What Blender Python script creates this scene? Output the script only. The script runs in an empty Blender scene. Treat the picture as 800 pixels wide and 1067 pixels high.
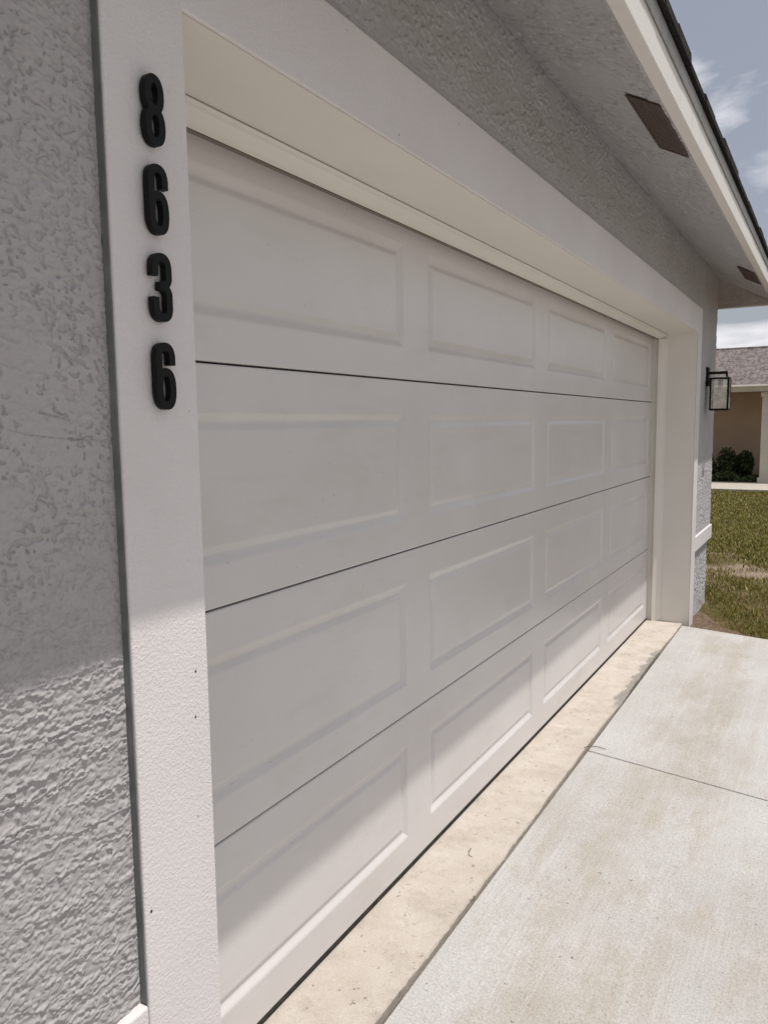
import bpy, bmesh, math, random
import numpy as np
from mathutils import Vector, Matrix
random.seed(7); rng = np.random.default_rng(7)
R = math.radians
S = bpy.context.scene

# ------------------------------------------------------------------ camera
F_PX, YAW, PITCH, ROLL = 805.7, -0.5280, -0.1129, -0.0121
fw = Vector((math.sin(YAW)*math.cos(PITCH), math.cos(YAW)*math.cos(PITCH), math.sin(PITCH)))
rt = Vector((math.cos(YAW), -math.sin(YAW), 0)); up = rt.cross(fw)
r2 = rt*math.cos(ROLL) + up*math.sin(ROLL); u2 = -rt*math.sin(ROLL) + up*math.cos(ROLL)
cd = bpy.data.cameras.new('camera'); cam = bpy.data.objects.new('camera', cd)
S.collection.objects.link(cam)
M = Matrix((r2, u2, -fw)).transposed().to_4x4(); M.translation = (1.1539, -0.9372, 1.4653)
cam.matrix_world = M
cd.sensor_fit = 'HORIZONTAL'; cd.sensor_width = 36; cd.lens = F_PX/800*36
cd.clip_start = 0.02; cd.clip_end = 2000
S.camera = cam

# ------------------------------------------------------------------ light
SUN = Vector((1.0, 0.09, 2.99)).normalized()
EL = math.asin(SUN.z); AZ = math.atan2(SUN.x, SUN.y)
SUN_STRENGTH = 5.0; SKY_STRENGTH = 0.085; EXPOSURE = -0.34
w = bpy.data.worlds.new('World'); S.world = w; w.use_nodes = True
nt = w.node_tree; nt.nodes.clear()
def N(t, ty, **k):
    n = t.nodes.new(ty)
    for a, b in k.items(): setattr(n, a, b)
    return n
out = N(nt, 'ShaderNodeOutputWorld'); bg = N(nt, 'ShaderNodeBackground'); bg.inputs[1].default_value = SKY_STRENGTH
sky = N(nt, 'ShaderNodeTexSky', sky_type='NISHITA'); sky.sun_disc = False
sky.sun_elevation = EL; sky.sun_rotation = AZ; sky.air_density = 1.0; sky.dust_density = 2.5; sky.ozone_density = 1.0
tc = N(nt, 'ShaderNodeTexCoord'); mp = N(nt, 'ShaderNodeMapping'); mp.inputs['Scale'].default_value = (1.0, 1.0, 2.2)
mp.inputs['Location'].default_value = (0.9, 0.55, 0.2)
cn = N(nt, 'ShaderNodeTexNoise'); cn.inputs['Scale'].default_value = 3.2; cn.inputs['Detail'].default_value = 7; cn.inputs['Roughness'].default_value = 0.55
cn.inputs['Distortion'].default_value = 0.3
cr = N(nt, 'ShaderNodeValToRGB'); cr.color_ramp.elements[0].position = 0.47; cr.color_ramp.elements[0].color = (.27,)*3+(1,)
cr.color_ramp.elements[1].position = 0.60; cr.color_ramp.elements[1].color = (1,)*4
mx = N(nt, 'ShaderNodeMixRGB'); mx.inputs[2].default_value = (13.0, 12.9, 13.6, 1)
nt.links.new(tc.outputs['Generated'], mp.inputs[0]); nt.links.new(mp.outputs[0], cn.inputs['Vector'])
nt.links.new(cn.outputs[0], cr.inputs[0]); nt.links.new(cr.outputs[0], mx.inputs[0])
nt.links.new(sky.outputs[0], mx.inputs[1]); nt.links.new(mx.outputs[0], bg.inputs[0]); nt.links.new(bg.outputs[0], out.inputs[0])
sl = bpy.data.lights.new('sun', 'SUN'); sl.energy = SUN_STRENGTH; sl.angle = R(0.53); sl.color = (1, .965, .91)
so = bpy.data.objects.new('sun', sl); S.collection.objects.link(so)
so.rotation_euler = (-SUN).to_track_quat('-Z', 'Y').to_euler(); so.location = (5, 0, 15)
S.view_settings.view_transform = 'Standard'; S.view_settings.look = 'None'
S.view_settings.exposure = EXPOSURE; S.view_settings.gamma = 1; S.view_settings.use_curve_mapping = False

# ------------------------------------------------------------------ materials
def mat(name, col, rough=.7, spec=.3, metal=0):
    m = bpy.data.materials.new(name); m.use_nodes = True
    b = m.node_tree.nodes['Principled BSDF']
    b.inputs['Base Color'].default_value = (*col, 1); b.inputs['Roughness'].default_value = rough
    b.inputs['Specular IOR Level'].default_value = spec; b.inputs['Metallic'].default_value = metal
    return m, m.node_tree, b
def coords(t, scale=(1,1,1), rot=(0,0,0)):
    c = N(t, 'ShaderNodeTexCoord'); p = N(t, 'ShaderNodeMapping')
    p.inputs['Scale'].default_value = scale; p.inputs['Rotation'].default_value = rot
    t.links.new(c.outputs['Object'], p.inputs[0]); return p.outputs[0]
def noise(t, vec, scale, detail=4, rough=.55, dist=0):
    n = N(t, 'ShaderNodeTexNoise'); n.inputs['Scale'].default_value = scale; n.inputs['Detail'].default_value = detail
    n.inputs['Roughness'].default_value = rough; n.inputs['Distortion'].default_value = dist
    t.links.new(vec, n.inputs['Vector']); return n.outputs[0]
def ramp(t, fac, *st):
    r = N(t, 'ShaderNodeValToRGB'); e = r.color_ramp.elements
    for i, (p, c) in enumerate(st):
        if i > 1: e.new(p)
        e[i].position = p; e[i].color = (c, c, c, 1) if isinstance(c, (int, float)) else (*c, 1)
    t.links.new(fac, r.inputs[0]); return r.outputs[0]
def mixc(t, fac, a, b, mode='MIX'):
    m = N(t, 'ShaderNodeMixRGB', blend_type=mode)
    for i, v in enumerate((fac, a, b)):
        if isinstance(v, (int, float)): m.inputs[i].default_value = v if i == 0 else (v, v, v, 1)
        elif isinstance(v, tuple): m.inputs[i].default_value = (*v, 1)
        else: t.links.new(v, m.inputs[i])
    return m.outputs[0]
def math_(t, op, a, b=0):
    m = N(t, 'ShaderNodeMath', operation=op)
    for i, v in enumerate((a, b)):
        if isinstance(v, (int, float)): m.inputs[i].default_value = v
        else: t.links.new(v, m.inputs[i])
    return m.outputs[0]
def bump(t, b, h, dist, strength=1, prev=None):
    n = N(t, 'ShaderNodeBump'); n.inputs['Strength'].default_value = strength; n.inputs['Distance'].default_value = dist
    t.links.new(h, n.inputs['Height'])
    if prev: t.links.new(prev, n.inputs['Normal'])
    t.links.new(n.outputs[0], b.inputs['Normal']); return n.outputs[0]
def base(t, b, c): t.links.new(c, b.inputs['Base Color'])

EDGE, t, b = mat('edge shade tone', (.2, .2, .19), .8); base(t, b, ramp(t, noise(t, coords(t), 18, 4), (.35, (.15, .155, .15)), (.7, (.22, .225, .22))))  # shade of the casing's outer side, put into a dark grey colour
SEAL, t, b = mat('vinyl seal', (.2, .18, .15), .6)
# smooth cream-white painted trim: fine orange-peel, faint marks
TRIM, t, b = mat('trim paint', (.70, .66, .65), .55)
v = coords(t); c = ramp(t, noise(t, v, 2.3, 5), (.3, (.66, .62, .61)), (.7, (.72, .685, .675)))
sp = ramp(t, noise(t, v, 48, 2), (.215, 1.), (.235, 0.)); c = mixc(t, math_(t, 'MULTIPLY', sp, .8), c, (.18, .15, .12)); base(t, b, c)
h = noise(t, v, 210, 3, .6); h2 = noise(t, v, 620, 2); bump(t, b, math_(t, 'ADD', ramp(t, h, (.40, 0.), (.66, 1.)), math_(t, 'MULTIPLY', h2, .3)), .0013, .45)
# lining of the opening, slightly creamier paint
LINING, t, b = mat('lining paint', (.72, .69, .60), .5)
v = coords(t, (1, .35, 1)); base(t, b, ramp(t, noise(t, v, 3, 5), (.3, (.70, .67, .615)), (.7, (.75, .72, .665))))
bump(t, b, noise(t, coords(t), 150, 2), .0015, .25)
# door paint, embossed steel
DOOR, t, b = mat('door paint', (.60, .58, .54), .30, .5)
v = coords(t); big = noise(t, v, 1.6, 6, .6); c = ramp(t, big, (.3, (.585, .555, .54)), (.72, (.64, .615, .60)))
dirt = ramp(t, noise(t, coords(t, (1, .25, 1)), 9, 6, .7), (.52, 0.), (.8, .35)); c = mixc(t, dirt, c, (.47, .43, .38))
spk = ramp(t, noise(t, v, 95, 1), (.2, 1.), (.225, 0.)); c = mixc(t, math_(t, 'MULTIPLY', spk, .55), c, (.25, .2, .16)); base(t, b, c)
grain = noise(t, coords(t, (1, .06, 1)), 420, 3, .6); wav = noise(t, coords(t, (1, .5, 1)), 3.2, 2)
n1 = bump(t, b, grain, .0006, .35); bump(t, b, wav, .012, .25, n1)
def stucco(name, a, bb, scale=1.0, aniso=(1, .28, 1), dist=.006, aniso2=None):
    m, t, b = mat(name, a, .85, .2)
    v = coords(t)
    big = noise(t, v, 1.3, 4); c = ramp(t, big, (.3, a), (.7, bb))
    base(t, b, c)
    n = noise(t, coords(t, aniso), 95*scale, 3, .55, .6)
    ridge = ramp(t, n, (.42, 0.), (.50, 1.), (.53, 1.), (.62, .25))
    blob = ramp(t, noise(t, v, 120*scale, 3, .6), (.45, 0.), (.60, 1.))
    mask = ramp(t, noise(t, v, 7, 3), (.40, 0.), (.60, 1.))
    h = mixc(t, mask, blob, ridge)
    f = noise(t, v, 600, 3, .6)
    h = math_(t, 'ADD', h, math_(t, 'MULTIPLY', f, .35))
    bump(t, b, h, dist, 1.0); return m
STUCCO = stucco('grey stucco', (.40, .375, .37), (.45, .425, .415), 1.0, (1, .6, 1), .009)
SOFFIT = stucco('soffit stucco', (.48, .45, .43), (.54, .51, .49), 1.0, (.25, 1, 1), .010)
STUCCO_HEAD = stucco('head stucco', (.37, .345, .33), (.42, .39, .375), 1.0, (1, .8, 1), .011)
# real relief stucco for the near wall (geometry does the ridges)
RELIEF, t, b = mat('near stucco', (.42, .40, .39), .85, .2)
v = coords(t); base(t, b, ramp(t, noise(t, v, 2.0, 5), (.3, (.385, .365, .36)), (.7, (.43, .41, .40))))
bump(t, b, noise(t, v, 900, 3, .6), .0008, .6)
HEADR, t, b = mat('relief stucco', (.5, .47, .45), .85, .2); v = coords(t); base(t, b, ramp(t, noise(t, v, 1.7, 5), (.3, (.40, .385, .385)), (.7, (.45, .435, .435)))); bump(t, b, noise(t, v, 420, 3, .6), .0012, .6)
SOFR, t, b = mat('relief soffit', (.5, .47, .45), .85, .2); v = coords(t); base(t, b, ramp(t, noise(t, v, 1.3, 5), (.3, (.40, .385, .39)), (.7, (.45, .435, .44)))); bump(t, b, noise(t, v, 420, 3, .6), .0012, .6)
# concrete
CONC, t, b = mat('driveway concrete', (.5, .48, .45), .9, .15)
v = coords(t); b1 = noise(t, v, 1.1, 7, .62); c = ramp(t, b1, (.28, (.39, .375, .355)), (.5, (.46, .447, .43)), (.72, (.52, .51, .50)))
st = ramp(t, noise(t, coords(t, (3.4, .5, 1), (0, 0, R(-3))), 1.9, 8, .72), (.50, 0.), (.72, .6)); c = mixc(t, st, c, (.36, .315, .255))
st2 = ramp(t, noise(t, coords(t, (1.6, .9, 1)), 2.6, 9, .78), (.55, 0.), (.70, .55)); c = mixc(t, st2, c, (.36, .30, .23))
v3 = N(t, 'ShaderNodeSeparateXYZ'); t.links.new(v, v3.inputs[0])
sd_ = math_(t, 'ABSOLUTE', math_(t, 'ADD', math_(t, 'SUBTRACT', v3.outputs[0], .74), math_(t, 'MULTIPLY', noise(t, v, 3.5, 7, .75), .26)))
sd_ = ramp(t, sd_, (.13, 0.), (.135, 0.)) if False else ramp(t, math_(t, 'SUBTRACT', sd_, .13), (.0, .36), (.075, 0.))
c = mixc(t, math_(t, 'MULTIPLY', sd_, ramp(t, noise(t, coords(t, (1, .6, 1)), 3.3, 5, .7), (.42, 0.), (.60, 1.))), c, (.33, .275, .205))
sc = ramp(t, noise(t, coords(t, (22, .7, 1)), 1.5, 5, .6), (.55, 0.), (.75, .35)); c = mixc(t, sc, c, (.58, .565, .555))
fine = noise(t, v, 160, 4, .7); c = mixc(t, .55, c, ramp(t, fine, (.3, .30), (.7, .70)), 'OVERLAY')
pit = ramp(t, noise(t, v, 75, 3, .55), (.265, 1.), (.30, 0.)); c = mixc(t, math_(t, 'MULTIPLY', pit, .7), c, (.16, .13, .11))
base(t, b, c)
br = noise(t, coords(t, (1, .03, 1)), 190, 2); n1 = bump(t, b, br, .004, .5); bump(t, b, math_(t, 'ADD', fine, math_(t, 'MULTIPLY', pit, -1)), .004, .8, n1)
APRON, t, b = mat('apron concrete', (.6, .53, .44), .8, .25)
v = coords(t); c = ramp(t, noise(t, v, 6, 6, .6), (.3, (.50, .44, .375)), (.55, (.565, .505, .445)), (.75, (.60, .555, .505)))
pt = ramp(t, noise(t, v, 42, 5, .72), (.335, 1.), (.365, 0.)); c = mixc(t, math_(t, 'MULTIPLY', pt, .8), c, (.30, .22, .16))
sh = ramp(t, noise(t, coords(t, (1, 1, 1), (.3, .2, .7)), 70, 1), (.74, 0.), (.78, 1.)); c = mixc(t, sh, c, (.68, .63, .56))
mo = ramp(t, noise(t, v, 5.5, 9, .82), (.50, 0.), (.62, .6)); c = mixc(t, mo, c, (.40, .345, .29)); gr2 = noise(t, v, 240, 4, .8); c = mixc(t, .5, c, ramp(t, gr2, (.3, .30), (.7, .68)), 'OVERLAY')
sx = N(t, 'ShaderNodeSeparateXYZ'); t.links.new(v, sx.inputs[0])
# worn grey mortar patch along the outer edge and grime by the joint
edge = math_(t, 'ADD', sx.outputs[0], math_(t, 'MULTIPLY', noise(t, v, 9, 5, .7), .14))
em = ramp(t, edge, (.272, 0.), (.288, 1.))
yy = math_(t, 'ABSOLUTE', math_(t, 'SUBTRACT', sx.outputs[1], 3.55)); ym = ramp(t, math_(t, 'MULTIPLY', yy, 1.0), (.50, 1.), (.62, 0.))
c = mixc(t, math_(t, 'MULTIPLY', em, ym), c, ramp(t, noise(t, v, 180, 3), (.4, (.20, .185, .165)), (.6, (.40, .37, .33))))
em2 = ramp(t, edge, (.318, 0.), (.345, .6)); c = mixc(t, em2, c, (.36, .33, .29)); base(t, b, c)
n1 = bump(t, b, noise(t, v, 30, 7, .7), .008, .5); bump(t, b, math_(t, 'SUBTRACT', noise(t, v, 260, 4, .7), pt), .004, .9, n1)
DARKJ, t, b = mat('joint dirt', (.05, .04, .033), .95, .1)
base(t, b, ramp(t, noise(t, coords(t), 80, 4), (.4, (.03, .025, .02)), (.7, (.10, .08, .06))))
BLACK, t, b = mat('black metal', (.005, .005, .005), .5, .2)
bump(t, b, noise(t, coords(t), 500, 2), .0003, .3)
RUBBER, t, b = mat('rubber', (.014, .013, .012), .75, .3); base(t, b, ramp(t, noise(t, coords(t), 30, 4), (.4, (.010, .009, .008)), (.75, (.035, .03, .026))))
FASC, t, b = mat('fascia paint', (.66, .64, .60), .55)
v = coords(t); base(t, b, mixc(t, ramp(t, noise(t, v, 12, 6, .7), (.55, 0.), (.8, .45)), (.66, .635, .59), (.42, .38, .31)))
bump(t, b, noise(t, coords(t, (1, .2, 1)), 60, 3), .002, .3)
DRIP, t, b = mat('drip edge metal', (.30, .285, .27), .45, .5); base(t, b, ramp(t, noise(t, coords(t), 20, 4), (.4, (.27, .255, .24)), (.7, (.34, .32, .30))))
def shingle(name, c1, c2, c3, dirw=(1, 1, 1)):
    m, t, b = mat(name, c1, .95, .1)
    v = coords(t); br = N(t, 'ShaderNodeTexBrick'); t.links.new(v, br.inputs['Vector'])
    br.inputs['Scale'].default_value = 1; br.inputs['Brick Width'].default_value = .17; br.inputs['Row Height'].default_value = .13
    br.inputs['Mortar Size'].default_value = .006; br.offset = .37
    br.inputs['Color1'].default_value = (*c1, 1); br.inputs['Color2'].default_value = (*c2, 1); br.inputs['Mortar'].default_value = (*[k*.4 for k in c1], 1)
    c = mixc(t, .55, br.outputs[0], ramp(t, noise(t, coords(t, (1, .32, .4)), 15, 2, .5), (.40, c1), (.60, c3)))
    c = mixc(t, .3, c, ramp(t, noise(t, v, 220, 2), (.35, (.02, .02, .02)), (.65, c3))); base(t, b, c)
    bump(t, b, math_(t, 'ADD', br.outputs['Fac'], noise(t, v, 200, 2)), .006, .6); return m
SHING = shingle('dark shingle', (.022, .020, .020), (.035, .032, .03), (.05, .046, .043))
SHING2 = shingle('grey brown shingle', (.07, .058, .055), (.20, .17, .16), (.30, .26, .25))
VENT, t, b = mat('vent mesh', (.075, .052, .042), .6, .3)
v = coords(t); w_ = N(t, 'ShaderNodeTexVoronoi'); w_.inputs['Scale'].default_value = 220; t.links.new(v, w_.inputs['Vector'])
base(t, b, ramp(t, w_.outputs['Distance'], (.2, (.05, .036, .03)), (.4, (.085, .06, .048))))
GRASSG, t, b = mat('lawn soil', (.12, .10, .04), .95, .1)
v = coords(t); g = ramp(t, noise(t, v, 14, 6, .7), (.3, (.065, .05, .02)), (.55, (.12, .095, .04)), (.75, (.20, .155, .085)))
s2 = N(t, 'ShaderNodeSeparateXYZ'); t.links.new(v, s2.inputs[0])
py = math_(t, 'ABSOLUTE', math_(t, 'SUBTRACT', s2.outputs[1], 7.15)); py = math_(t, 'ADD', py, math_(t, 'MULTIPLY', noise(t, v, 2.2, 5, .7), 1.5))
bare = ramp(t, math_(t, 'MULTIPLY', py, .5), (.62, 1.), (.78, 0.))
bare = math_(t, 'MAXIMUM', bare, ramp(t, noise(t, v, .9, 5, .6), (.56, 0.), (.68, .8))); dirt_ = ramp(t, noise(t, v, 35, 5, .7), (.3, (.18, .13, .10)), (.7, (.40, .315, .26)))
base(t, b, mixc(t, bare, g, dirt_)); bump(t, b, noise(t, v, 40, 5, .7), .03, .7)
SOIL, t, b = mat('bare soil', (.2, .14, .09), .95, .1)
v = coords(t); base(t, b, ramp(t, noise(t, v, 45, 6, .75), (.3, (.075, .05, .032)), (.55, (.20, .14, .10)), (.75, (.33, .26, .21)))); bump(t, b, noise(t, v, 60, 5, .7), .02, .8)
def leafmat(name, cols, tr=.25):
    m, t, b = mat(name, cols[0], .6, .25)
    g = N(t, 'ShaderNodeNewGeometry'); r = g.outputs['Random Per Island']
    base(t, b, ramp(t, r, *[(i/(len(cols)-1)*.9+.05, c) for i, c in enumerate(cols)]))
    return m
BLADE = leafmat('grass blades', [(.095, .115, .018), (.155, .165, .026), (.22, .20, .04), (.31, .255, .07), (.42, .33, .17)])
LEAF = leafmat('shrub leaves', [(.012, .022, .008), (.022, .04, .012), (.04, .055, .018), (.07, .085, .03)])
LEAF2 = leafmat('ground cover leaves', [(.03, .05, .015), (.06, .085, .03), (.10, .12, .05)])
BARK, t, b = mat('stem bark', (.08, .06, .045), .9)
TAN, t, b = mat('tan stucco', (.20, .145, .105), .85, .2)
v = coords(t); base(t, b, ramp(t, noise(t, v, 1.2, 5), (.3, (.38, .28, .19)), (.7, (.44, .325, .225)))); bump(t, b, noise(t, v, 60, 4), .006, .5)
CREAM, t, b = mat('cream paint', (.52, .48, .41), .6); base(t, b, ramp(t, noise(t, coords(t), 4, 4), (.3, (.48, .44, .37)), (.7, (.56, .52, .45))))
PATHC, t, b = mat('path concrete', (.52, .48, .43), .9, .15); base(t, b, ramp(t, noise(t, coords(t), 6, 6, .7), (.3, (.37, .34, .29)), (.7, (.48, .44, .38))))
GLASS, t, b = mat('lantern glass', (.93, .90, .82), .2, .5)
tr_ = N(t, 'ShaderNodeBsdfTransparent'); ms = N(t, 'ShaderNodeMixShader'); ms.inputs[0].default_value = .5
seed = ramp(t, noise(t, coords(t), 22, 2, .5), (.35, .18), (.7, .34)); t.links.new(seed, ms.inputs[0])
t.links.new(tr_.outputs[0], ms.inputs[1]); t.links.new(b.outputs[0], ms.inputs[2]); t.links.new(ms.outputs[0], t.nodes['Material Output'].inputs[0])
BULB, t, b = mat('bulb glass', (.9, .85, .72), .15, .5); b.inputs['Transmission Weight'].default_value = .5
BRASS, t, b = mat('socket metal', (.03, .028, .025), .4, .5)

# ------------------------------------------------------------------ mesh helpers
def ob(name, verts, faces, m, parent=None, bevel=0, smooth=False, seg=2):
    off = parent.matrix_world.translation if parent else Vector((0, 0, 0))
    if parent:
        off = Vector(parent['_o'])
    me = bpy.data.meshes.new(name); me.from_pydata([tuple(Vector(q)-off) for q in verts], [], faces)
    bm = bmesh.new(); bm.from_mesh(me); bmesh.ops.recalc_face_normals(bm, faces=bm.faces)
    bm.to_mesh(me); bm.free(); me.materials.append(m)
    if smooth: me.polygons.foreach_set('use_smooth', [True]*len(me.polygons))
    o = bpy.data.objects.new(name, me); S.collection.objects.link(o)
    if parent: o.parent = parent; o['_o'] = tuple(off)
    else: o['_o'] = (0, 0, 0)
    if bevel:
        bv = o.modifiers.new('bevel', 'BEVEL'); bv.width = bevel; bv.segments = seg; bv.limit_method = 'ANGLE'; bv.angle_limit = R(35)
    return o
def empty(name, loc, label, cat, group=None):
    o = bpy.data.objects.new(name, None); S.collection.objects.link(o); o.location = loc; o['_o'] = tuple(loc)
    o.empty_display_size = .1; o['label'] = label; o['category'] = cat
    if group: o['group'] = group
    return o
def tag(o, label, cat, group=None):
    o['label'] = label; o['category'] = cat
    if group: o['group'] = group
    return o
class B:
    def __init__(s): s.v = []; s.f = []
    def box(s, x0, x1, y0, y1, z0, z1):
        n = len(s.v); s.v += [(x, y, z) for x in (x0, x1) for y in (y0, y1) for z in (z0, z1)]
        s.f += [[n+i for i in q] for q in ((0,1,3,2),(4,6,7,5),(0,4,5,1),(2,3,7,6),(0,2,6,4),(1,5,7,3))]; return s
    def prism(s, poly, a, z0, z1):   # poly of 2D points, a = axis name extruded
        n = len(s.v); k = len(poly)
        for z in (z0, z1):
            for p, q in poly:
                s.v.append({'x': (z, p, q), 'y': (p, z, q), 'z': (p, q, z)}[a])
        s.f += [list(range(n, n+k)), list(range(n+k, n+2*k))]
        s.f += [[n+i, n+(i+1) % k, n+k+(i+1) % k, n+k+i] for i in range(k)]; return s
    def tube(s, a, b, r, seg=10, r2=None):
        a, b = Vector(a), Vector(b); d = (b-a).normalized(); p = d.orthogonal().normalized(); q = d.cross(p); n = len(s.v)
        for c_, rr in ((a, r), (b, r2 or r)):
            for i in range(seg):
                an = 2*math.pi*i/seg; s.v.append(tuple(c_+(p*math.cos(an)+q*math.sin(an))*rr))
        s.f += [[n+i, n+(i+1) % seg, n+seg+(i+1) % seg, n+seg+i] for i in range(seg)] + [list(range(n, n+seg)), list(range(n+seg, n+2*seg))]; return s
    def make(s, name, m, parent=None, **k): return ob(name, s.v, s.f, m, parent, **k)
def mesh_np(name, V, Fq, m, parent=None, smooth=False):
    off = np.array(parent['_o'] if parent else (0, 0, 0), dtype=np.float64)
    me = bpy.data.meshes.new(name); V = (V-off).astype(np.float32); nv = len(V); nf, k = Fq.shape
    me.vertices.add(nv); me.vertices.foreach_set('co', V.ravel()); me.loops.add(nf*k); me.loops.foreach_set('vertex_index', Fq.astype(np.int32).ravel())
    me.polygons.add(nf); me.polygons.foreach_set('loop_start', np.arange(0, nf*k, k, dtype=np.int32))
    me.polygons.foreach_set('use_smooth', np.full(nf, smooth)); me.update(calc_edges=True); me.validate(); me.materials.append(m)
    o = bpy.data.objects.new(name, me); S.collection.objects.link(o); o['_o'] = tuple(off)
    if parent: o.parent = parent
    return o
def struct(o): o['kind'] = 'structure'; return o

# ------------------------------------------------------------------ key dimensions
XT, XW, XL = .297, .281, .262       # face of the casing, of the stucco, of the lower stucco
YN, YF, YO, YC = -.036, 4.90, -.189, 5.92
ZH, ZT, ZS = 2.074, 2.251, 2.40
TW = .16
DW = 4.9
XFI, XFO, YE = .667, .703, 6.21
SL = .52
def zsf(x): return ZS+SL*(XFI-x)
ZW = ZS+SL*(XFI-XW)+.03   # wall top, tucked behind the sloped soffit
#    # fascia inner, outer; far eave

# ------------------------------------------------------------------ ground
def gz(x): return -.02*max(0, min(x, 9)-.25)
vs, fs = [], []
xs = [-600, -40, -5, .25, 9, 40, 600]; ys = [-600, -40, -6, 8, 60, 700]
for x in xs:
    for y in ys: vs.append((x, y, gz(x)-.055))
for i in range(len(xs)-1):
    for j in range(len(ys)-1):
        n = i*len(ys)+j; fs.append([n, n+len(ys), n+len(ys)+1, n+1])
struct(ob('ground', vs, fs, GRASSG))
# driveway: two broomed slabs with a tooled joint, on a dirt bed
def slab(y0a, y0b, y1a, y1b, x0=.258, x1=8.0):
    # corners at x0 (a) and slope over x
    zt0, zt1 = gz(x0), gz(x1)
    n = 14; vv = []; ff = []
    for i in range(n+1):
        f = i/n; x = x0+(x1-x0)*f; z = gz(x)
        vv += [(x, y0a+(y0b-y0a)*f, z), (x, y1a+(y1b-y1a)*f, z), (x, y0a+(y0b-y0a)*f, z-.045), (x, y1a+(y1b-y1a)*f, z-.045)]
    for i in range(n):
        a = i*4; c = a+4
        ff += [[a, c, c+1, a+1], [a+2, a+3, c+3, c+2], [a, a+2, c+2, c], [a+1, c+1, c+3, a+3]]
    ff += [[0, 1, 3, 2], [n*4, n*4+2, n*4+3, n*4+1]]
    return vv, ff
sk = -.13
def yat(y, x): return y + sk*(x-.25)
V_, F_ = [], []
for (ya, yb) in ((-5.0, 2.385), (2.392, 4.835)):
    v_, f_ = slab(ya, ya if ya < -4 else yat(ya, 8), yb, yat(yb, 8)); n = len(V_); V_ += v_; F_ += [[n+i for i in q] for q in f_]
struct(ob('driveway', V_, F_, CONC, bevel=.004))
struct(B().box(.20, 8.2, -5.2, 3.7, -.22, -.20).make('driveway_bed', DARKJ))
vb = [(.0, -.03, -.016), (.30, -.03, -.016), (.30, 4.9, -.016), (.0, 4.9, -.016)]
struct(ob('joint_bed', [(-.1, -.034, -.03), (.262, -.034, -.03), (.262, 4.86, -.03), (-.1, 4.86, -.03)], [[0, 1, 2, 3]], DARKJ))
# apron strip with slightly broken outer edge
n = 330; top = []; 
ys_ = np.linspace(YN+.002, YF-.002, n)
ed = np.cumsum(rng.normal(0, .0012, n)); ed -= np.linspace(ed[0], ed[-1], n); ed += rng.normal(0, .0007, n)
ed = np.clip(ed, -.012, .004)
vv = []; ff = []
for i in range(n):
    xo = .2505+ed[i]
    vv += [(-.06, ys_[i], 0.0), (xo-.004, ys_[i], -.0002), (xo, ys_[i], -.005+rng.normal(0, .0008)), (xo+.001, ys_[i], -.03)]
for i in range(n-1):
    a = i*4
    for k in range(3): ff.append([a+k, a+k+1, a+k+5, a+k+4])
struct(ob('apron', vv, ff, APRON))

NAILS = [(-.0645, 1.081, .0020), (-.0685, 1.008, .0018), (-.1767, .741, .0022)]
# ------------------------------------------------------------------ the house
house = empty('garage_house', (XW, 2.4, 0), 'grey stucco garage front with white trim, textured soffit and dark shingle roof beside the driveway', 'house')
W = B()
YNEAR = -.50                                            # heightfield wall covers YNEAR..YO
W.box(-.05, XW, -6.0, YNEAR, .50, ZW)                 # left of the near patch
W.box(-.05, XW-.012, YNEAR, YO, .50, ZW)              # core behind the relief patch
W.box(-.05, XL, -6.0, YO, -.1, .50)
W.box(-.05, XW, YF+TW, YC, .50, ZW)                   # far pier
W.box(-.05, XL, YF+TW, YC-.015, -.1, .50)
W.box(-7.5, -.05, YC-.2, YC, -.1, ZW)                 # far side wall
W.box(-7.5, -.05, -6.0, -5.8, -.1, ZW); W.box(-7.7, -7.5, -6.0, YC, -.1, ZW)
B().box(-.05, XW, YO, YF+TW, ZT, ZW).make('wall', STUCCO_HEAD, house)      # above the head
wall = W.make('wall', STUCCO, house)
# near wall relief in real geometry: trowel ridges and knocked-down ticks
dy = .0012; Yg = np.arange(YNEAR, YO+1e-6, dy); Zg = np.arange(.585, ZW-.01, dy); ny, nz = len(Yg), len(Zg)
def gnoise(ly, lz, seed, ang=0):
    r = np.random.default_rng(seed); a = r.normal(size=(nz, ny)); fy = np.fft.fftfreq(ny, dy)[None]; fz = np.fft.fftfreq(nz, dy)[:, None]
    ca, sa = math.cos(ang), math.sin(ang); u = fy*ca+fz*sa; v = -fy*sa+fz*ca
    k = np.exp(-2*(math.pi**2)*((u*ly)**2+(v*lz)**2)); b = np.fft.ifft2(np.fft.fft2(a)*k).real; return (b-b.mean())/b.std()
def sst(x, a, b): t = np.clip((x-a)/(b-a), 0, 1); return t*t*(3-2*t)
def worm(a, b_, k, w_, ang=0): return np.exp(-(gnoise(a, b_, k, ang)/w_)**2)
low = gnoise(.030, .018, 1); low2 = gnoise(.02, .02, 2)
zf = (1-.72*sst(Zg, 1.08, 1.34))[:, None]; zf = np.clip(zf+.12*gnoise(.05, .05, 19), .2, 1)
grit = gnoise(.0022, .0018, 11)
# sunlit lower part: long trowel ridges with crumbly edges over granular blobs
ln_ = gnoise(.12, .0055, 10, R(-1.5)) + .22*grit + .22*gnoise(.005, .003, 18)
dn = (.55+.45*np.exp(-((Zg-1.0)/.14)**2))[:, None]
L1 = sst(ln_, .45, .58)*(1-sst(ln_, .80, .98))*dn*sst(low, -1.1, -.2)
st1 = gnoise(.0075, .0024, 3, R(-3)) + .55*grit
A1 = sst(st1, .75, .98)*sst(low2, -.9, .0)
A2 = sst(gnoise(.0032, .0021, 5, R(30)), .60, .85)*sst(-low2, -1.0, .2)
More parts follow.
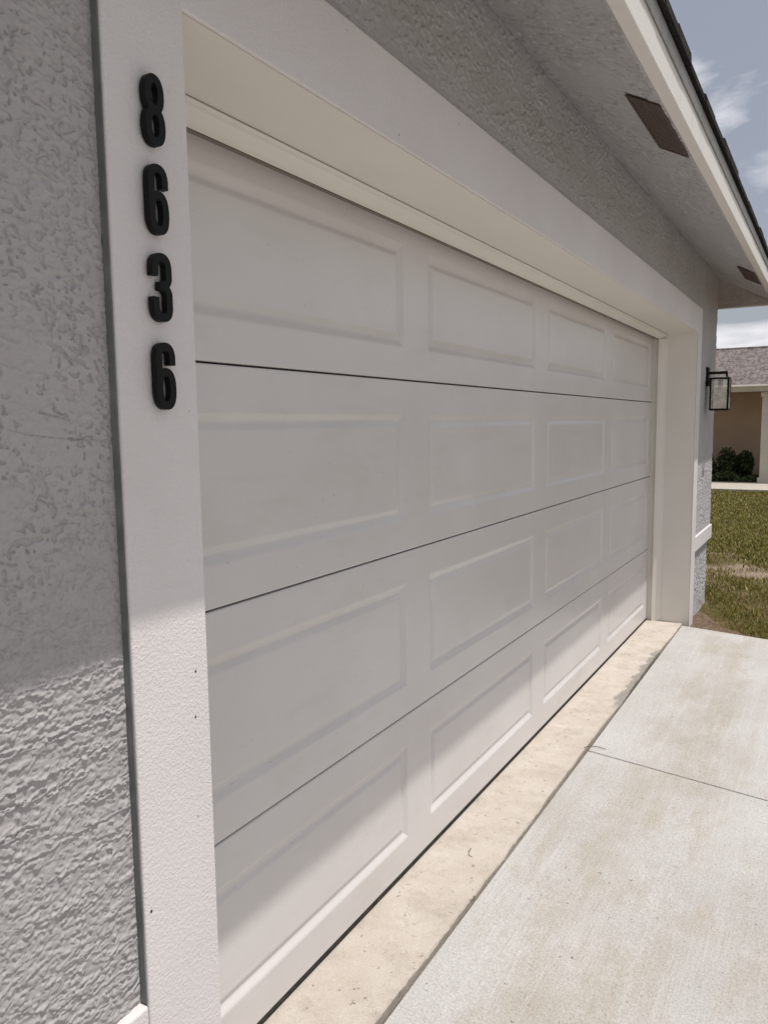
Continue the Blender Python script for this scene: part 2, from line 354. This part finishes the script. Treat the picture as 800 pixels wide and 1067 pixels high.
# shaded upper part: short knocked-down worm marks
g1 = sst(gnoise(.024, .024, 9), -1.6, -.2)
wm = sst(gnoise(.0022, .0040, 6, R(14))+.35*grit, .95, 1.20)
wm = np.maximum(wm, .85*sst(gnoise(.0050, .0019, 8, R(-14))+.35*grit, 1.20, 1.42))*g1
shelf = sst(gnoise(.016, .010, 20, R(10))+.28*grit, .25, .42)+.8*sst(gnoise(.009, .006, 21)+.35*grit, .6, .8)
lc = worm(.10, .022, 15, .030, R(-6))*sst(gnoise(.04, .02, 17), .3, .9)
H = (.0024*L1+.0016*A1+.0014*A2)*zf + (.0009*shelf-.0034*wm-.0024*lc)*np.clip(1.2-1.05*zf, 0, 1) - .0008*sst(-st1, .8, 1.2)*zf
H = H + .00028*grit + .0003*gnoise(.02, .02, 14)
tp = np.clip((YO-Yg)/.006, 0, 1)[None]*np.clip((Yg-YNEAR)/.006, 0, 1)[None]
H = H*tp
YY, ZZ = np.meshgrid(Yg, Zg); V = np.stack([XW+H, YY, ZZ], -1).reshape(-1, 3)
idx = np.arange(ny*nz).reshape(nz, ny); Fq = np.stack([idx[:-1, :-1], idx[:-1, 1:], idx[1:, 1:], idx[1:, :-1]], -1).reshape(-1, 4)
rw = mesh_np('wall', V, Fq, RELIEF, house, True); rw['label'] = 'rough troweled stucco wall left of the door'
def relief(name, O, U, Vv, nrm, lu, lv, m, seed, su, sv, amp, mx=None, step=.0035):
    # stucco sheet with worm-like trowel relief; O origin, U/Vv unit directions
    nu, nv = int(lu/step)+1, int(lv/step)+1; r_ = np.random.default_rng(seed)
    def gn(a, b_, k):
        q = np.random.default_rng(seed*10+k).normal(size=(nv, nu)); fu = np.fft.fftfreq(nu, step)[None]; fv = np.fft.fftfreq(nv, step)[:, None]
        q = np.fft.ifft2(np.fft.fft2(q)*np.exp(-2*math.pi**2*((fu*a)**2+(fv*b_)**2))).real; return (q-q.mean())/q.std()
    n1, n2 = gn(su, sv, 1), gn(su*.7, sv*.9, 2); msk = sst(gn(.06, .05, 3), -2.0, .2)
    h = amp*(sst(n1, .15, .75)-.55*np.exp(-(n2/.28)**2))*(.35+.65*msk) + amp*.25*gn(.03, .03, 4)
    uu = np.linspace(0, lu, nu); v2 = np.linspace(0, lv, nv)
    e_ = np.minimum(np.minimum(uu, lu-uu)[None], np.minimum(v2, lv-v2)[:, None]); h = (h+amp*.75)*np.clip(e_/.006, 0, 1)+.0006
    P_ = np.array(O)[None, None]+uu[None, :, None]*np.array(U)+v2[:, None, None]*np.array(Vv)+h[..., None]*np.array(nrm)
    ix = np.arange(nu*nv).reshape(nv, nu)
    return mesh_np(name, P_.reshape(-1, 3), np.stack([ix[:-1, :-1], ix[:-1, 1:], ix[1:, 1:], ix[1:, :-1]], -1).reshape(-1, 4), m, house, True)
relief('wall', (XW, YO, ZT-.002), (0, 1, 0), (0, 0, 1), (1, 0, 0), YF+TW-YO, zsf(XW)-ZT+.004, HEADR, 21, .0048, .0036, .0027, step=.0026)
relief('wall', (XW, YF+TW+.0005, .611), (0, 1, 0), (0, 0, 1), (1, 0, 0), YC-YF-TW-.001, zsf(XW)-.611, HEADR, 22, .007, .005, .0026)
relief('wall', (XL, YF+TW+.0005, -.06), (0, 1, 0), (0, 0, 1), (1, 0, 0), YC-.016-YF-TW, .555, HEADR, 23, .006, .005, .0035)
sn = np.array((-SL, 0, -1.))/math.hypot(SL, 1); sd = np.array((-1, 0, SL))/math.hypot(SL, 1)
relief('soffit', (XFI, -.5, ZS), (0, 1, 0), tuple(sd), tuple(sn), YC+.5, (XFI-XW)*math.hypot(SL, 1), SOFR, 24, .0036, .011, .0036, step=.0026)
# casing + reveal, U shape in (y, z), extruded in x
U = [(YO, -.06), (YN, -.06), (YN, ZH), (YF, ZH), (YF, -.06), (YF+TW, -.06), (YF+TW, ZT), (YO, ZT)]
B().prism(U, 'x', XT-.008, XT).make('casing', TRIM, house, bevel=.003, seg=3)
B().box(XW-.004, XT-.0035, YO-.0022, YO-.0002, .597, ZW-.035).make('edge_shade', EDGE, house)  # added strip that darkens the casing's side face, standing for its shade
U2 = [(YO+.03, -.06), (YN, -.06), (YN, ZH), (YF, ZH), (YF, -.06), (YF+TW-.03, -.06), (YF+TW-.03, ZT-.03), (YO+.03, ZT-.03)]
B().prism(U2, 'x', -.06, XT-.0081).make('door_reveal', LINING, house)
# stop mouldings: head (rounded profile) and jambs
prof = [(-.045, ZH-.003), (.094, ZH-.003), (.094, ZH-.005), (.088, ZH-.008), (.078, ZH-.0095), (.066, ZH-.017), (.052, ZH-.025), (.038, ZH-.029), (.034, ZH-.028), (.032, ZH-.010), (-.045, ZH-.010)]
B().prism([(p, q) for p, q in prof], 'y', YN+.001, YF-.001).make('stop_moulding', LINING, house)
for s_, y in ((1, YN), (-1, YF)):
    pj = [(-.045, y), (.094, y), (.094, y+s_*.004), (.078, y+s_*.0095), (.052, y+s_*.025), (.038, y+s_*.029), (.034, y+s_*.028), (.032, y+s_*.010), (-.045, y+s_*.010)]
    if s_ < 0: pj = pj[::-1]
    pj = [(p, q + s_*.0005) for p, q in pj]
    B().prism(pj, 'z', -.02, ZH-.0295).make('stop_moulding', LINING, house)
B().box(.0012, .014, YN+.03, YF-.03, 2.0535, 2.063).make('weatherstrip', SEAL, house)
for (ny_, nz_, nr_) in NAILS:
    B().tube((XT-.001, ny_, nz_), (XT+.0006, ny_, nz_), nr_, 10).make('nail_head', DARKJ, house)
# water table band
B().box(XL-.01, XT, YF+TW+.001, YC+.012, .50, .612).make('band', TRIM, house, bevel=.004)
B().box(XW-.02, XT, -6.0, YO-.001, .49, .596).make('band', TRIM, house, bevel=.004)
# soffit: follows the rafters, mitred at the far corner
def shell(name, poly, m):
    k = len(poly); vv = [p for p in poly] + [(a, b_, c_+.015) for a, b_, c_ in poly]
    return ob(name, vv, [list(range(k)), list(range(k, 2*k))] + [[i, (i+1) % k, k+(i+1) % k, k+i] for i in range(k)], m, house)
xa = XW-.02; za = zsf(xa); ya = YC-.02
shell('soffit', [(XFI, -6.2, ZS), (XFI, YE-.0005, ZS), (xa, ya, za), (xa, -6.2, za)], SOFFIT)
shell('soffit', [(XFI, YE, ZS), (-7.7, YE, ZS), (-7.7, ya+.0005, za), (xa, ya+.0005, za)], SOFFIT)
vv = []; ff = []
for i in range(90):
    y = -.3+i*.033; wd = .0030*min(1, max(.1, (2.7-y)/1.2))+rng.normal(0, .0002)
    vv += [(XW+.0002, y, zsf(XW)-wd*1.6), (XW+wd*.8, y, zsf(XW)-wd*1.0), (XW+wd*1.6, y, zsf(XW+wd*1.6)-.0002)]
for i in range(89):
    a = i*3; ff += [[a, a+1, a+4, a+3], [a+1, a+2, a+5, a+4]]
ob('caulk_bead', vv, ff, TRIM, house, smooth=True)
# fascia on the front and far eave
fb = ZS-.006
B().box(XFI, XFO, -6.3, YE+.04, fb, ZS+.090).make('fascia', FASC, house, bevel=.003)
B().box(-7.7, XFI-.001, YE, YE+.04, fb, ZS+.090).make('fascia', FASC, house, bevel=.003)
dr = [(XFO+.001, ZS+.082), (XFO+.005, ZS+.079), (XFO+.007, ZS+.083), (XFO+.005, ZS+.088), (XFO+.006, ZS+.126), (XFO-.05, ZS+.132), (XFO-.05, ZS+.091), (XFO+.001, ZS+.091)]
B().prism(dr, 'y', -6.3, YE+.05).make('drip_edge', DRIP, house)
# roof: hip, thick shingle courses with uneven butts
zr = ZS+.138; pitch = .52; xe, ye, xb, yb = XFO+.020, YE+.06, -8.1, -6.4
half = (xe-xb)/2; xm = (xe+xb)/2; zp = zr+half*pitch
rv = [(xe, yb, zr), (xe, ye, zr), (xb, ye, zr), (xb, yb, zr), (xm, ye-half, zp), (xm, yb+half, zp),
      (xe-.03, yb, zr-.005), (xe-.03, ye-.03, zr-.005), (xb, ye-.03, zr-.005), (xb, yb, zr-.005)]
roof = ob('roof', rv, [[0, 1, 4, 5], [1, 2, 4], [2, 3, 5, 4], [3, 0, 5], [0, 6, 7, 1], [1, 7, 8, 2]], SHING, house)
tabs = B(); y = -6.3
while y < YE+.04:
    wd = random.choice((.14, .2, .26, .33))*random.uniform(.85, 1.1); j = random.uniform(-.002, .003); th = random.uniform(.016, .034)
    y1 = min(y+wd, YE+.058); x0 = xe-.20
    tabs.prism([(x0, zr+.2*pitch*.9), (x0, zr+.2*pitch*.9+.02), (xe+j, zr+th-.004), (xe+j+.002, zr-.010-random.uniform(0, .003)), (xe-.012, zr-.006)], 'y', y+.001, y1-.002); y = y1
tabs.make('shingle_course', SHING, house)

# ------------------------------------------------------------------ soffit vents
def vent(y0, y1, label):
    e = empty('soffit_vent', (.586, (y0+y1)/2, ZS), label, 'vent', 'vents in the soffit')
    x0, x1 = .540, .655
    x1 = min(x1, XFI-.004); z = ZS
    fr = B(); k = .009
    fr.box(x0, x1, y0, y0+k, z-.004, z-.0005).box(x0, x1, y1-k, y1, z-.004, z-.0005).box(x0, x0+k, y0+k, y1-k, z-.004, z-.0005).box(x1-k, x1, y0+k, y1-k, z-.004, z-.0005)
    fr.make('frame', BRN, e)
    sl_ = B(); m_ = 8
    for i in range(m_):
        xx = x0+k+(x1-x0-2*k)*(i+.5)/m_; sl_.prism([(xx-.003, z-.0032), (xx+.002, z-.0032), (xx+.003, z-.0008), (xx-.002, z-.0008)], 'y', y0+k, y1-k)
    sl_.make('louvre', VENT, e)
    B().box(x0+k, x1-k, y0+k, y1-k, z-.0007, z-.0003).make('mesh_screen', VENT, e)
    xc = (x0+x1)/2; e.location = (xc, (y0+y1)/2, zsf(xc)-.0092); e.rotation_euler = (0, math.atan(SL), 0)
BRN, t, b = mat('brown vent frame', (.085, .06, .048), .55, .3)
base(t, b, ramp(t, noise(t, coords(t), 30, 4), (.35, (.06, .042, .034)), (.7, (.10, .072, .058))))
vent(1.56, 2.09, 'brown rectangular soffit vent, the larger one nearest the viewer')
vent(4.62, 5.12, 'small brown soffit vent near the far corner above the lantern')

# ------------------------------------------------------------------ garage door
door = empty('garage_door', (0, 2.43, 0), 'wide off-white sectional garage door with raised rectangular panels, partly sunlit at its foot', 'garage door')
SEC = .5334
mY, gY, pY = .133, .159, 1.044
prof = [(0, 0), (.004, -.0006), (.007, -.0016), (.019, -.0072), (.023, -.0086), (.026, -.0090), (.029, -.0085), (.039, -.0048), (.043, -.0036), (.047, -.0033)]
def section(z0, z1, zb, zt, last):
    vv, ff = [], []
    def quad(a, b_, c_, d): n = len(vv); vv.extend([a, b_, c_, d]); ff.append([n, n+1, n+2, n+3])
    YA, YB = YN-.03+.032, YF-.002
    Ls = [mY+i*(pY+gY) for i in range(4)]; yl = [YA]; 
    for L in Ls: yl += [L, L+pY]
    yl.append(YB); g = .0022
    zl = [z0+g+.004, z0+zb, z0+zt, z1-g-.004]
    for i in range(len(yl)-1):
        for j in range(3):
            a, c_, e_, f_ = yl[i], yl[i+1], zl[j], zl[j+1]
            if j == 1 and i % 2 == 1:
                for k in range(len(prof)-1):
                    (o0, d0), (o1, d1) = prof[k], prof[k+1]
                    p0 = [(d0, a+o0, e_+o0), (d0, c_-o0, e_+o0), (d0, c_-o0, f_-o0), (d0, a+o0, f_-o0)]
                    p1 = [(d1, a+o1, e_+o1), (d1, c_-o1, e_+o1), (d1, c_-o1, f_-o1), (d1, a+o1, f_-o1)]
                    for q in range(4): quad(p0[q], p0[(q+1) % 4], p1[(q+1) % 4], p1[q])
                o1, d1 = prof[-1]; quad((d1, a+o1, e_+o1), (d1, c_-o1, e_+o1), (d1, c_-o1, f_-o1), (d1, a+o1, f_-o1))
            else: quad((0, a, e_), (0, c_, e_), (0, c_, f_), (0, a, f_))
    # rolled edges and returns
    for (za, s_) in ((zl[0], -1), (zl[3], 1)):
        pts = [(0, za), (-.0012, za+s_*.003), (-.004, za+s_*.004), (-.03, za+s_*.004)]
        for k in range(3): quad((pts[k][0], YA, pts[k][1]), (pts[k][0], YB, pts[k][1]), (pts[k+1][0], YB, pts[k+1][1]), (pts[k+1][0], YA, pts[k+1][1]))
    me = ob('door_section', vv, ff, DOOR, door)
    bm = bmesh.new(); bm.from_mesh(me.data); bmesh.ops.remove_doubles(bm, verts=bm.verts, dist=1e-5)
    bmesh.ops.recalc_face_normals(bm, faces=bm.faces)
    if sum(f.normal.x*f.calc_area() for f in bm.faces) < 0: bmesh.ops.reverse_faces(bm, faces=bm.faces)
    bm.to_mesh(me.data); bm.free(); return me
section(.011, SEC, .104, .420, False); section(SEC, 2*SEC, .095, .432, False)
section(2*SEC, 3*SEC, .095, .432, False); section(3*SEC, 3*SEC+.485, .095, .405, True)
B().box(-.045, -.031, YN, YF, .0, 2.12).make('backing', RUBBER, door)
B().prism([(-.03, .0005), (-.03, .0108), (-.002, .0108), (.002, .008), (.003, .004), (.001, .0005)], 'y', YN+.03, YF-.03).make('bottom_seal', RUBBER, door)

# ------------------------------------------------------------------ house numbers
def arc(cx, cz, a, b_, t0, t1, n=16, p=2.5):
    r = []
    for i in range(n+1):
        th = R(t0+(t1-t0)*i/n); c_, s_ = math.cos(th), math.sin(th)
        r.append((cx+a*math.copysign(abs(c_)**(2/p), c_), cz+b_*math.copysign(abs(s_)**(2/p), s_)))
    return r
A_ = .0128
six = [arc(0, -.0175, A_, .0232, 0, 360, 48), [(-A_, -.018), (-A_, .024)] + arc(0, .024, A_, .0167, 180, 0, 24)[1:] + [(A_, .0155)]]
eight = [arc(0, -.0205, A_, .0202, 0, 360, 48, 2.3), arc(0, .0207, A_*.93, .0200, 0, 360, 48, 2.3)]
three = [[(-A_, .0150), (-A_, .024)] + arc(0, .024, A_, .0167, 180, 0, 24)[1:] + [(A_, .014)] + arc(-.001, .0145, A_+.001, .0125, 0, -80, 10, 2.0),
         arc(-.001, -.0105, A_+.001, .0125, 80, 0, 10, 2.0) + [(A_, -.024)] + arc(0, -.024, A_, .0167, 0, -180, 24)[1:] + [(-A_, -.0135)],
         [(-.0045, .002), (.006, .002)]]
def digit(strokes, yc, zc, label):
    hw, d0, d1 = .0059, 0.0, .011
    vv, ff = [], []
    for st in strokes:
        closed = (Vector(st[0])-Vector(st[-1])).length < 1e-5
        pts = [Vector(p) for p in st]
        if closed: pts = pts[:-1]
        k = len(pts); n0 = len(vv)
        for i, p in enumerate(pts):
            a = pts[(i-1) % k] if closed or i > 0 else p; c_ = pts[(i+1) % k] if closed or i < k-1 else p
            d = (c_-a).normalized(); nn = Vector((-d.y, d.x))
            for s_, x in ((1, d0), (-1, d0), (-1, d1), (1, d1)):
                q = p+nn*hw*s_; vv.append((x, q.x, q.y))
        m_ = k if closed else k-1
        for i in range(m_):
            a = n0+4*i; c_ = n0+4*((i+1) % k)
            for q in range(4): ff.append([a+q, a+(q+1) % 4, c_+(q+1) % 4, c_+q])
        if not closed: ff += [[n0, n0+3, n0+2, n0+1], [n0+4*(k-1)+q for q in range(4)]]
    o = ob('house_number', vv, ff, BLACK)
    o.location = (XT+.003, yc, zc); o.scale = (1, 1, 1.035)
    rm = o.modifiers.new('remesh', 'REMESH'); rm.mode = 'VOXEL'; rm.voxel_size = .0005; rm.use_smooth_shade = True
    sm = o.modifiers.new('smooth', 'SMOOTH'); sm.factor = .5; sm.iterations = 2
    tag(o, label, 'house number', 'black numerals on the white casing')
    return o
digit(eight, -.1125, 1.9060, 'black numeral 8, topmost of the four numerals on the white casing')
digit(six, -.1125, 1.7855, 'black numeral 6 between the 8 and the 3 on the casing')
digit(three, -.1125, 1.6640, 'black numeral 3 above the lowest numeral on the casing')
digit(six, -.1125, 1.5385, 'black numeral 6, lowest of the four numerals, below the 3')

# ------------------------------------------------------------------ lantern
LY = 5.44
lan = empty('wall_lantern', (XW, LY, 1.70), 'black box wall lantern with clear glass on the far grey stucco pier', 'wall lantern')
B().box(XW+.0005, XW+.022, LY-.045, LY+.045, 1.725, 1.865).make('back_plate', BLACK, lan, bevel=.003)
B().box(XW+.022, XW+.15, LY-.009, LY+.009, 1.812, 1.832).tube((XW+.145, LY, 1.815), (XW+.145, LY, 1.79), .008).make('arm', BLACK, lan)
c0, c1, y0, y1, z0, z1, k = XW+.035, XW+.170, LY-.068, LY+.068, 1.540, 1.785, .013
fr = B()
for x in (c0, c1-k):
    for y in (y0, y1-k): fr.box(x, x+k, y, y+k, z0+k, z1-k)
for z in (z0, z1-k):
    fr.box(c0, c1, y0, y0+k, z, z+k).box(c0, c1, y1-k, y1, z, z+k).box(c0, c0+k, y0+k, y1-k, z, z+k).box(c1-k, c1, y0+k, y1-k, z, z+k)
fr.make('frame', BLACK, lan)
B().box(c0+k, c1-k, y0+k, y1-k, z1-.006, z1-.001).make('roof_plate', BLACK, lan)
for (a, b_, c_, d) in ((c0+.003, c0+.0045, y0+k, y1-k), (c1-.0045, c1-.003, y0+k, y1-k), (c0+k, c1-k, y0+.003, y0+.0045), (c0+k, c1-k, y1-.0045, y1-.003)):
    B().box(a, b_, c_, d, z0+k, z1-k).make('glass_pane', GLASS, lan)
xm_ = (c0+c1)/2
B().tube((xm_, LY, z1-.006), (xm_, LY, z1-.062), .017, 16).make('socket', BRASS, lan)
bv = B(); rs = [(0, .012), (.012, .014), (.03, .024), (.05, .029), (.066, .026), (.078, .015), (.083, .004)]
for i in range(len(rs)-1): bv.tube((xm_, LY, z1-.062-rs[i][0]), (xm_, LY, z1-.062-rs[i+1][0]), rs[i][1], 16, rs[i+1][1])
bv.make('bulb', BULB, lan)

# ------------------------------------------------------------------ soil strip at wall foot & driveway end
vv = []; ff = []; nx, nyy = 60, 40
for j in range(nyy+1):
    for i in range(nx+1):
        x = XL-.002+i*(2.6/nx); u = j/nyy; y = yat(4.845, max(x, .25))+u*(.16+.55*max(0, 1-max(0, x-.28)/.42)+.05*math.sin(x*9)+.03*math.sin(x*23))
        vv.append((x, y, -.028+gz(x)-.030*u**3+random.uniform(-.006, .010)*min(1, (1-u)*3)))
for j in range(nyy):
    for i in range(nx):
        a = j*(nx+1)+i; ff.append([a, a+1, a+nx+2, a+nx+1])
struct(ob('soil', vv, ff, SOIL, smooth=True))

# ------------------------------------------------------------------ lawn blades
def fields(x, y):
    return (np.sin(x*2.1+.7*y)+np.sin(y*1.7-1.3*x+2)+np.sin(3.9*x+2.7*y))/3
def blades(n, x0, x1, y0, y1, hmin, hmax, wmin, wmax):
    x = rng.uniform(x0, x1, n); y = rng.uniform(y0, y1, n); return np.stack([x, y, rng.uniform(hmin, hmax, n), rng.uniform(wmin, wmax, n)], 1)
P = np.concatenate([blades(110000, -.3, 1.9, 4.75, 8.0, .015, .045, .003, .006), blades(90000, -1.6, 2.2, 8.0, 12.5, .02, .045, .006, .010), blades(80000, -3.2, 2.4, 12.5, 17.1, .02, .045, .010, .018),
                    blades(70000, -6, 8, 6, 17.0, .02, .05, .010, .02)])
x, y = P[:, 0], P[:, 1]
edge_ok = (y > 4.87+sk*np.clip(x-.25, 0, 9)) & ~((x < XW+.02) & (y < YC+.03))
pf = fields(x, y); pf2 = np.sin(x*9+y*5)+np.sin(y*11-x*7)
dens = np.clip(.75+.5*pf+.15*pf2, .05, 1)
yc_ = 7.15+.30*np.sin(x*2.3+.6)+.15*np.sin(x*6.1); bare = np.exp(-((y-yc_)/(.62+.15*np.sin(x*3.1+1)))**2)*1.0*(x > -1.2)
bare = np.clip(bare+.25*np.sin(x*4.1+y*1.8)*np.sin(y*3.15+x*2.6), 0, 1)*(1+.3*pf2)                 # worn patch half way
near = np.exp(-((y-4.9-sk*(x-.25))/.05)**2)*.6 + np.exp(-((x-.3)/.12)**2)*np.exp(-((y-5.2)/.4)**2)*.8
keep = edge_ok & (rng.uniform(size=len(x)) < np.clip(dens-bare-near, .03, 1))
P = P[keep]; n = len(P); x, y, h_, w_ = P.T
h_ = h_*(1+.25*fields(x, y))
zg = -.052-.02*np.clip(np.minimum(x, 9)-.25, 0, 9)
an = rng.uniform(0, 2*np.pi, n); ln = rng.uniform(.1, .8, n)*h_; la = rng.uniform(0, 2*np.pi, n)
dx, dyv = np.cos(an)*w_/2, np.sin(an)*w_/2
mxv, myv = np.cos(la)*ln*.35, np.sin(la)*ln*.35; tx, ty = np.cos(la)*ln, np.sin(la)*ln
V = np.empty((n, 5, 3)); z0g = zg-.004
V[:, 0] = np.stack([x-dx, y-dyv, z0g], 1); V[:, 1] = np.stack([x+dx, y+dyv, z0g], 1)
V[:, 2] = np.stack([x+mxv+dx*.8, y+myv+dyv*.8, zg+h_*.55], 1); V[:, 3] = np.stack([x+mxv-dx*.8, y+myv-dyv*.8, zg+h_*.55], 1)
V[:, 4] = np.stack([x+tx, y+ty, zg+h_], 1)
i0 = np.arange(n)*5; T = np.concatenate([np.stack([i0, i0+1, i0+2], 1), np.stack([i0, i0+2, i0+3], 1), np.stack([i0+3, i0+2, i0+4], 1)])
g = mesh_np('grass', V.reshape(-1, 3), T, BLADE); tag(g, 'patchy olive lawn grass beyond the driveway with worn brown spots', 'grass'); g['kind'] = 'stuff'

# ------------------------------------------------------------------ neighbour
struct(B().box(-14, 9, 17.1, 19.2, -.155, -.0).make('path', PATHC, bevel=.01))
nb = empty('neighbour_house', (-2, 21, 0), 'brown single storey house with grey brown shingle roof across the lawn', 'house')
NE, NZ = 19.0, 2.12
B().box(-9, 9, 20.6, 20.85, -.2, 2.35).box(-9, -8.7, 20.85, 26, -.2, 2.35).box(8.7, 9, 20.85, 26, -.2, 2.35).box(-9, 9, 26, 26.3, -.2, 2.35).make('wall', TAN, nb)
B().box(-9.4, 9.4, NE, NE+.05, NZ, NZ+.17).make('fascia', CREAM, nb, bevel=.01)
B().box(-9.4, 9.4, NE+.051, 20.599, NZ+.02, NZ+.04).make('soffit', TAN, nb)
B().prism([(NE-.06, NZ+.14), (NE-.005, NZ+.05), (NE-.005, NZ+.165), (NE-.09, NZ+.165), (NE-.11, NZ+.12)], 'x', -9.4, 9.4).make('gutter', CREAM, nb)
rr = [(-9.6, NE-.08, NZ+.17), (9.6, NE-.08, NZ+.17), (9.6, 26.7, NZ+.17), (-9.6, 26.7, NZ+.17), (-5.2, 22.8, NZ+.17+1.13), (5.2, 22.8, NZ+.17+1.13)]
# shingle material works in the local xy plane
ob('roof', rr, [[0, 1, 5, 4], [1, 2, 5], [2, 3, 4, 5], [3, 0, 4]], SHING2, nb)
B().tube((-5.2, 22.8, NZ+1.285), (5.2, 22.8, NZ+1.285), .06, 8).make('ridge_cap', SHING2, nb)
for cx in (-.23, 4.6):
    B().box(cx-.13, cx+.13, NE+.12, NE+.38, -.05, NZ+.018).box(cx-.17, cx+.17, NE+.08, NE+.42, -.05, .12).box(cx-.16, cx+.16, NE+.09, NE+.41, NZ-.12, NZ+.0).make('column', CREAM, nb, bevel=.006)
# shrubs: many small leaves on stems
def shrub(name, cx, cy, rx, ry, hh, n, size, m, label, cat, group, base_z=-.03, lump=5):
    e = empty(name, (cx, cy, base_z), label, cat, group)
    cen = [(rng.uniform(-.6, .6)*rx, rng.uniform(-.6, .6)*ry, rng.uniform(.35, .75)*hh, rng.uniform(.35, .6)) for _ in range(lump)]
    pts = []
    for (a, b_, c_, s_) in cen:
        k = n//lump; d = rng.normal(size=(k, 3)); d /= np.linalg.norm(d, axis=1)[:, None]; d *= (rng.uniform(.3, 1.12, k)**.5)[:, None]
        pts.append(np.stack([cx+a+d[:, 0]*rx*s_, cy+b_+d[:, 1]*ry*s_, base_z+c_+d[:, 2]*hh*s_*.8], 1))
    C = np.concatenate(pts); C = C[C[:, 2] > base_z+.02]; k = len(C)
    u = rng.normal(size=(k, 3)); u /= np.linalg.norm(u, axis=1)[:, None]; w2 = rng.normal(size=(k, 3)); w2 -= (w2*u).sum(1)[:, None]*u; w2 /= np.linalg.norm(w2, axis=1)[:, None]
    s2 = (size*rng.uniform(.6, 1.3, k))[:, None]
    V = np.stack([C-u*s2, C+w2*s2*.45, C+u*s2, C-w2*s2*.45], 1).reshape(-1, 3); i0 = np.arange(k)*4
    mesh_np('foliage', V, np.stack([i0, i0+1, i0+2, i0+3], 1), m, e)
    sb = B()
    for (a, b_, c_, s_) in cen: sb.tube((cx+a*.15, cy+b_*.15, base_z-.03), (cx+a*.8, cy+b_*.8, base_z+c_), .02, 6, .008)
    sb.make('stem', BARK, e); return e
shrub('shrub', -1.62, 19.75, .55, .45, .80, 3200, .045, LEAF, 'dark leafy shrub against the brown house nearest the garage corner', 'shrub', 'dark shrubs by the brown house')
shrub('shrub', -.92, 19.85, .42, .40, .84, 3000, .045, LEAF, 'dark rounded shrub in front of the brown wall beside the cream column', 'shrub', 'dark shrubs by the brown house')
gc = []
k = 16000
X = rng.uniform(-6, 5, k); Yy = rng.uniform(19.25, 19.95, k); Z = rng.uniform(0, 1, k)**.7*(.20+.07*np.sin(X*4)+.05*np.sin(X*11+1)); C = np.stack([X, Yy, Z-.05], 1)
u = rng.normal(size=(k, 3)); u /= np.linalg.norm(u, axis=1)[:, None]; w2 = rng.normal(size=(k, 3)); w2 -= (w2*u).sum(1)[:, None]*u; w2 /= np.linalg.norm(w2, axis=1)[:, None]
V = np.stack([C-u*.05, C+w2*.022, C+u*.05, C-w2*.022], 1).reshape(-1, 3); i0 = np.arange(k)*4
g = mesh_np('ground_cover', V, np.stack([i0, i0+1, i0+2, i0+3], 1), LEAF2); tag(g, 'low green ground cover along the pale path by the brown house', 'ground cover'); g['kind'] = 'stuff'

# twig at the joint, and a twig shape standing for a crack mark
def twig(pts, rad, label, cat='twig'):
    tb_ = B()
    for a, c_ in zip(pts[:-1], pts[1:]): tb_.tube(a, c_, rad, 6, rad*.8)
    tag(tb_.make('twig', BARK), label, cat)
twig([(.150+.022*math.cos(R(a))+.003*math.sin(a), 1.385+.040*math.sin(R(a)), .0020) for a in range(170, 290, 10)], .0008, 'thin curled brown twig shape standing for a curved crack mark in the beige apron strip')
twig([(.235, 2.405, .003), (.262, 2.43, .006), (.292, 2.44, .004), (.325, 2.432, .003)], .0016, 'short dark twig lying across the gap where the driveway joint meets the apron')
for o in list(bpy.data.objects):
    if '_o' in o: del o['_o']
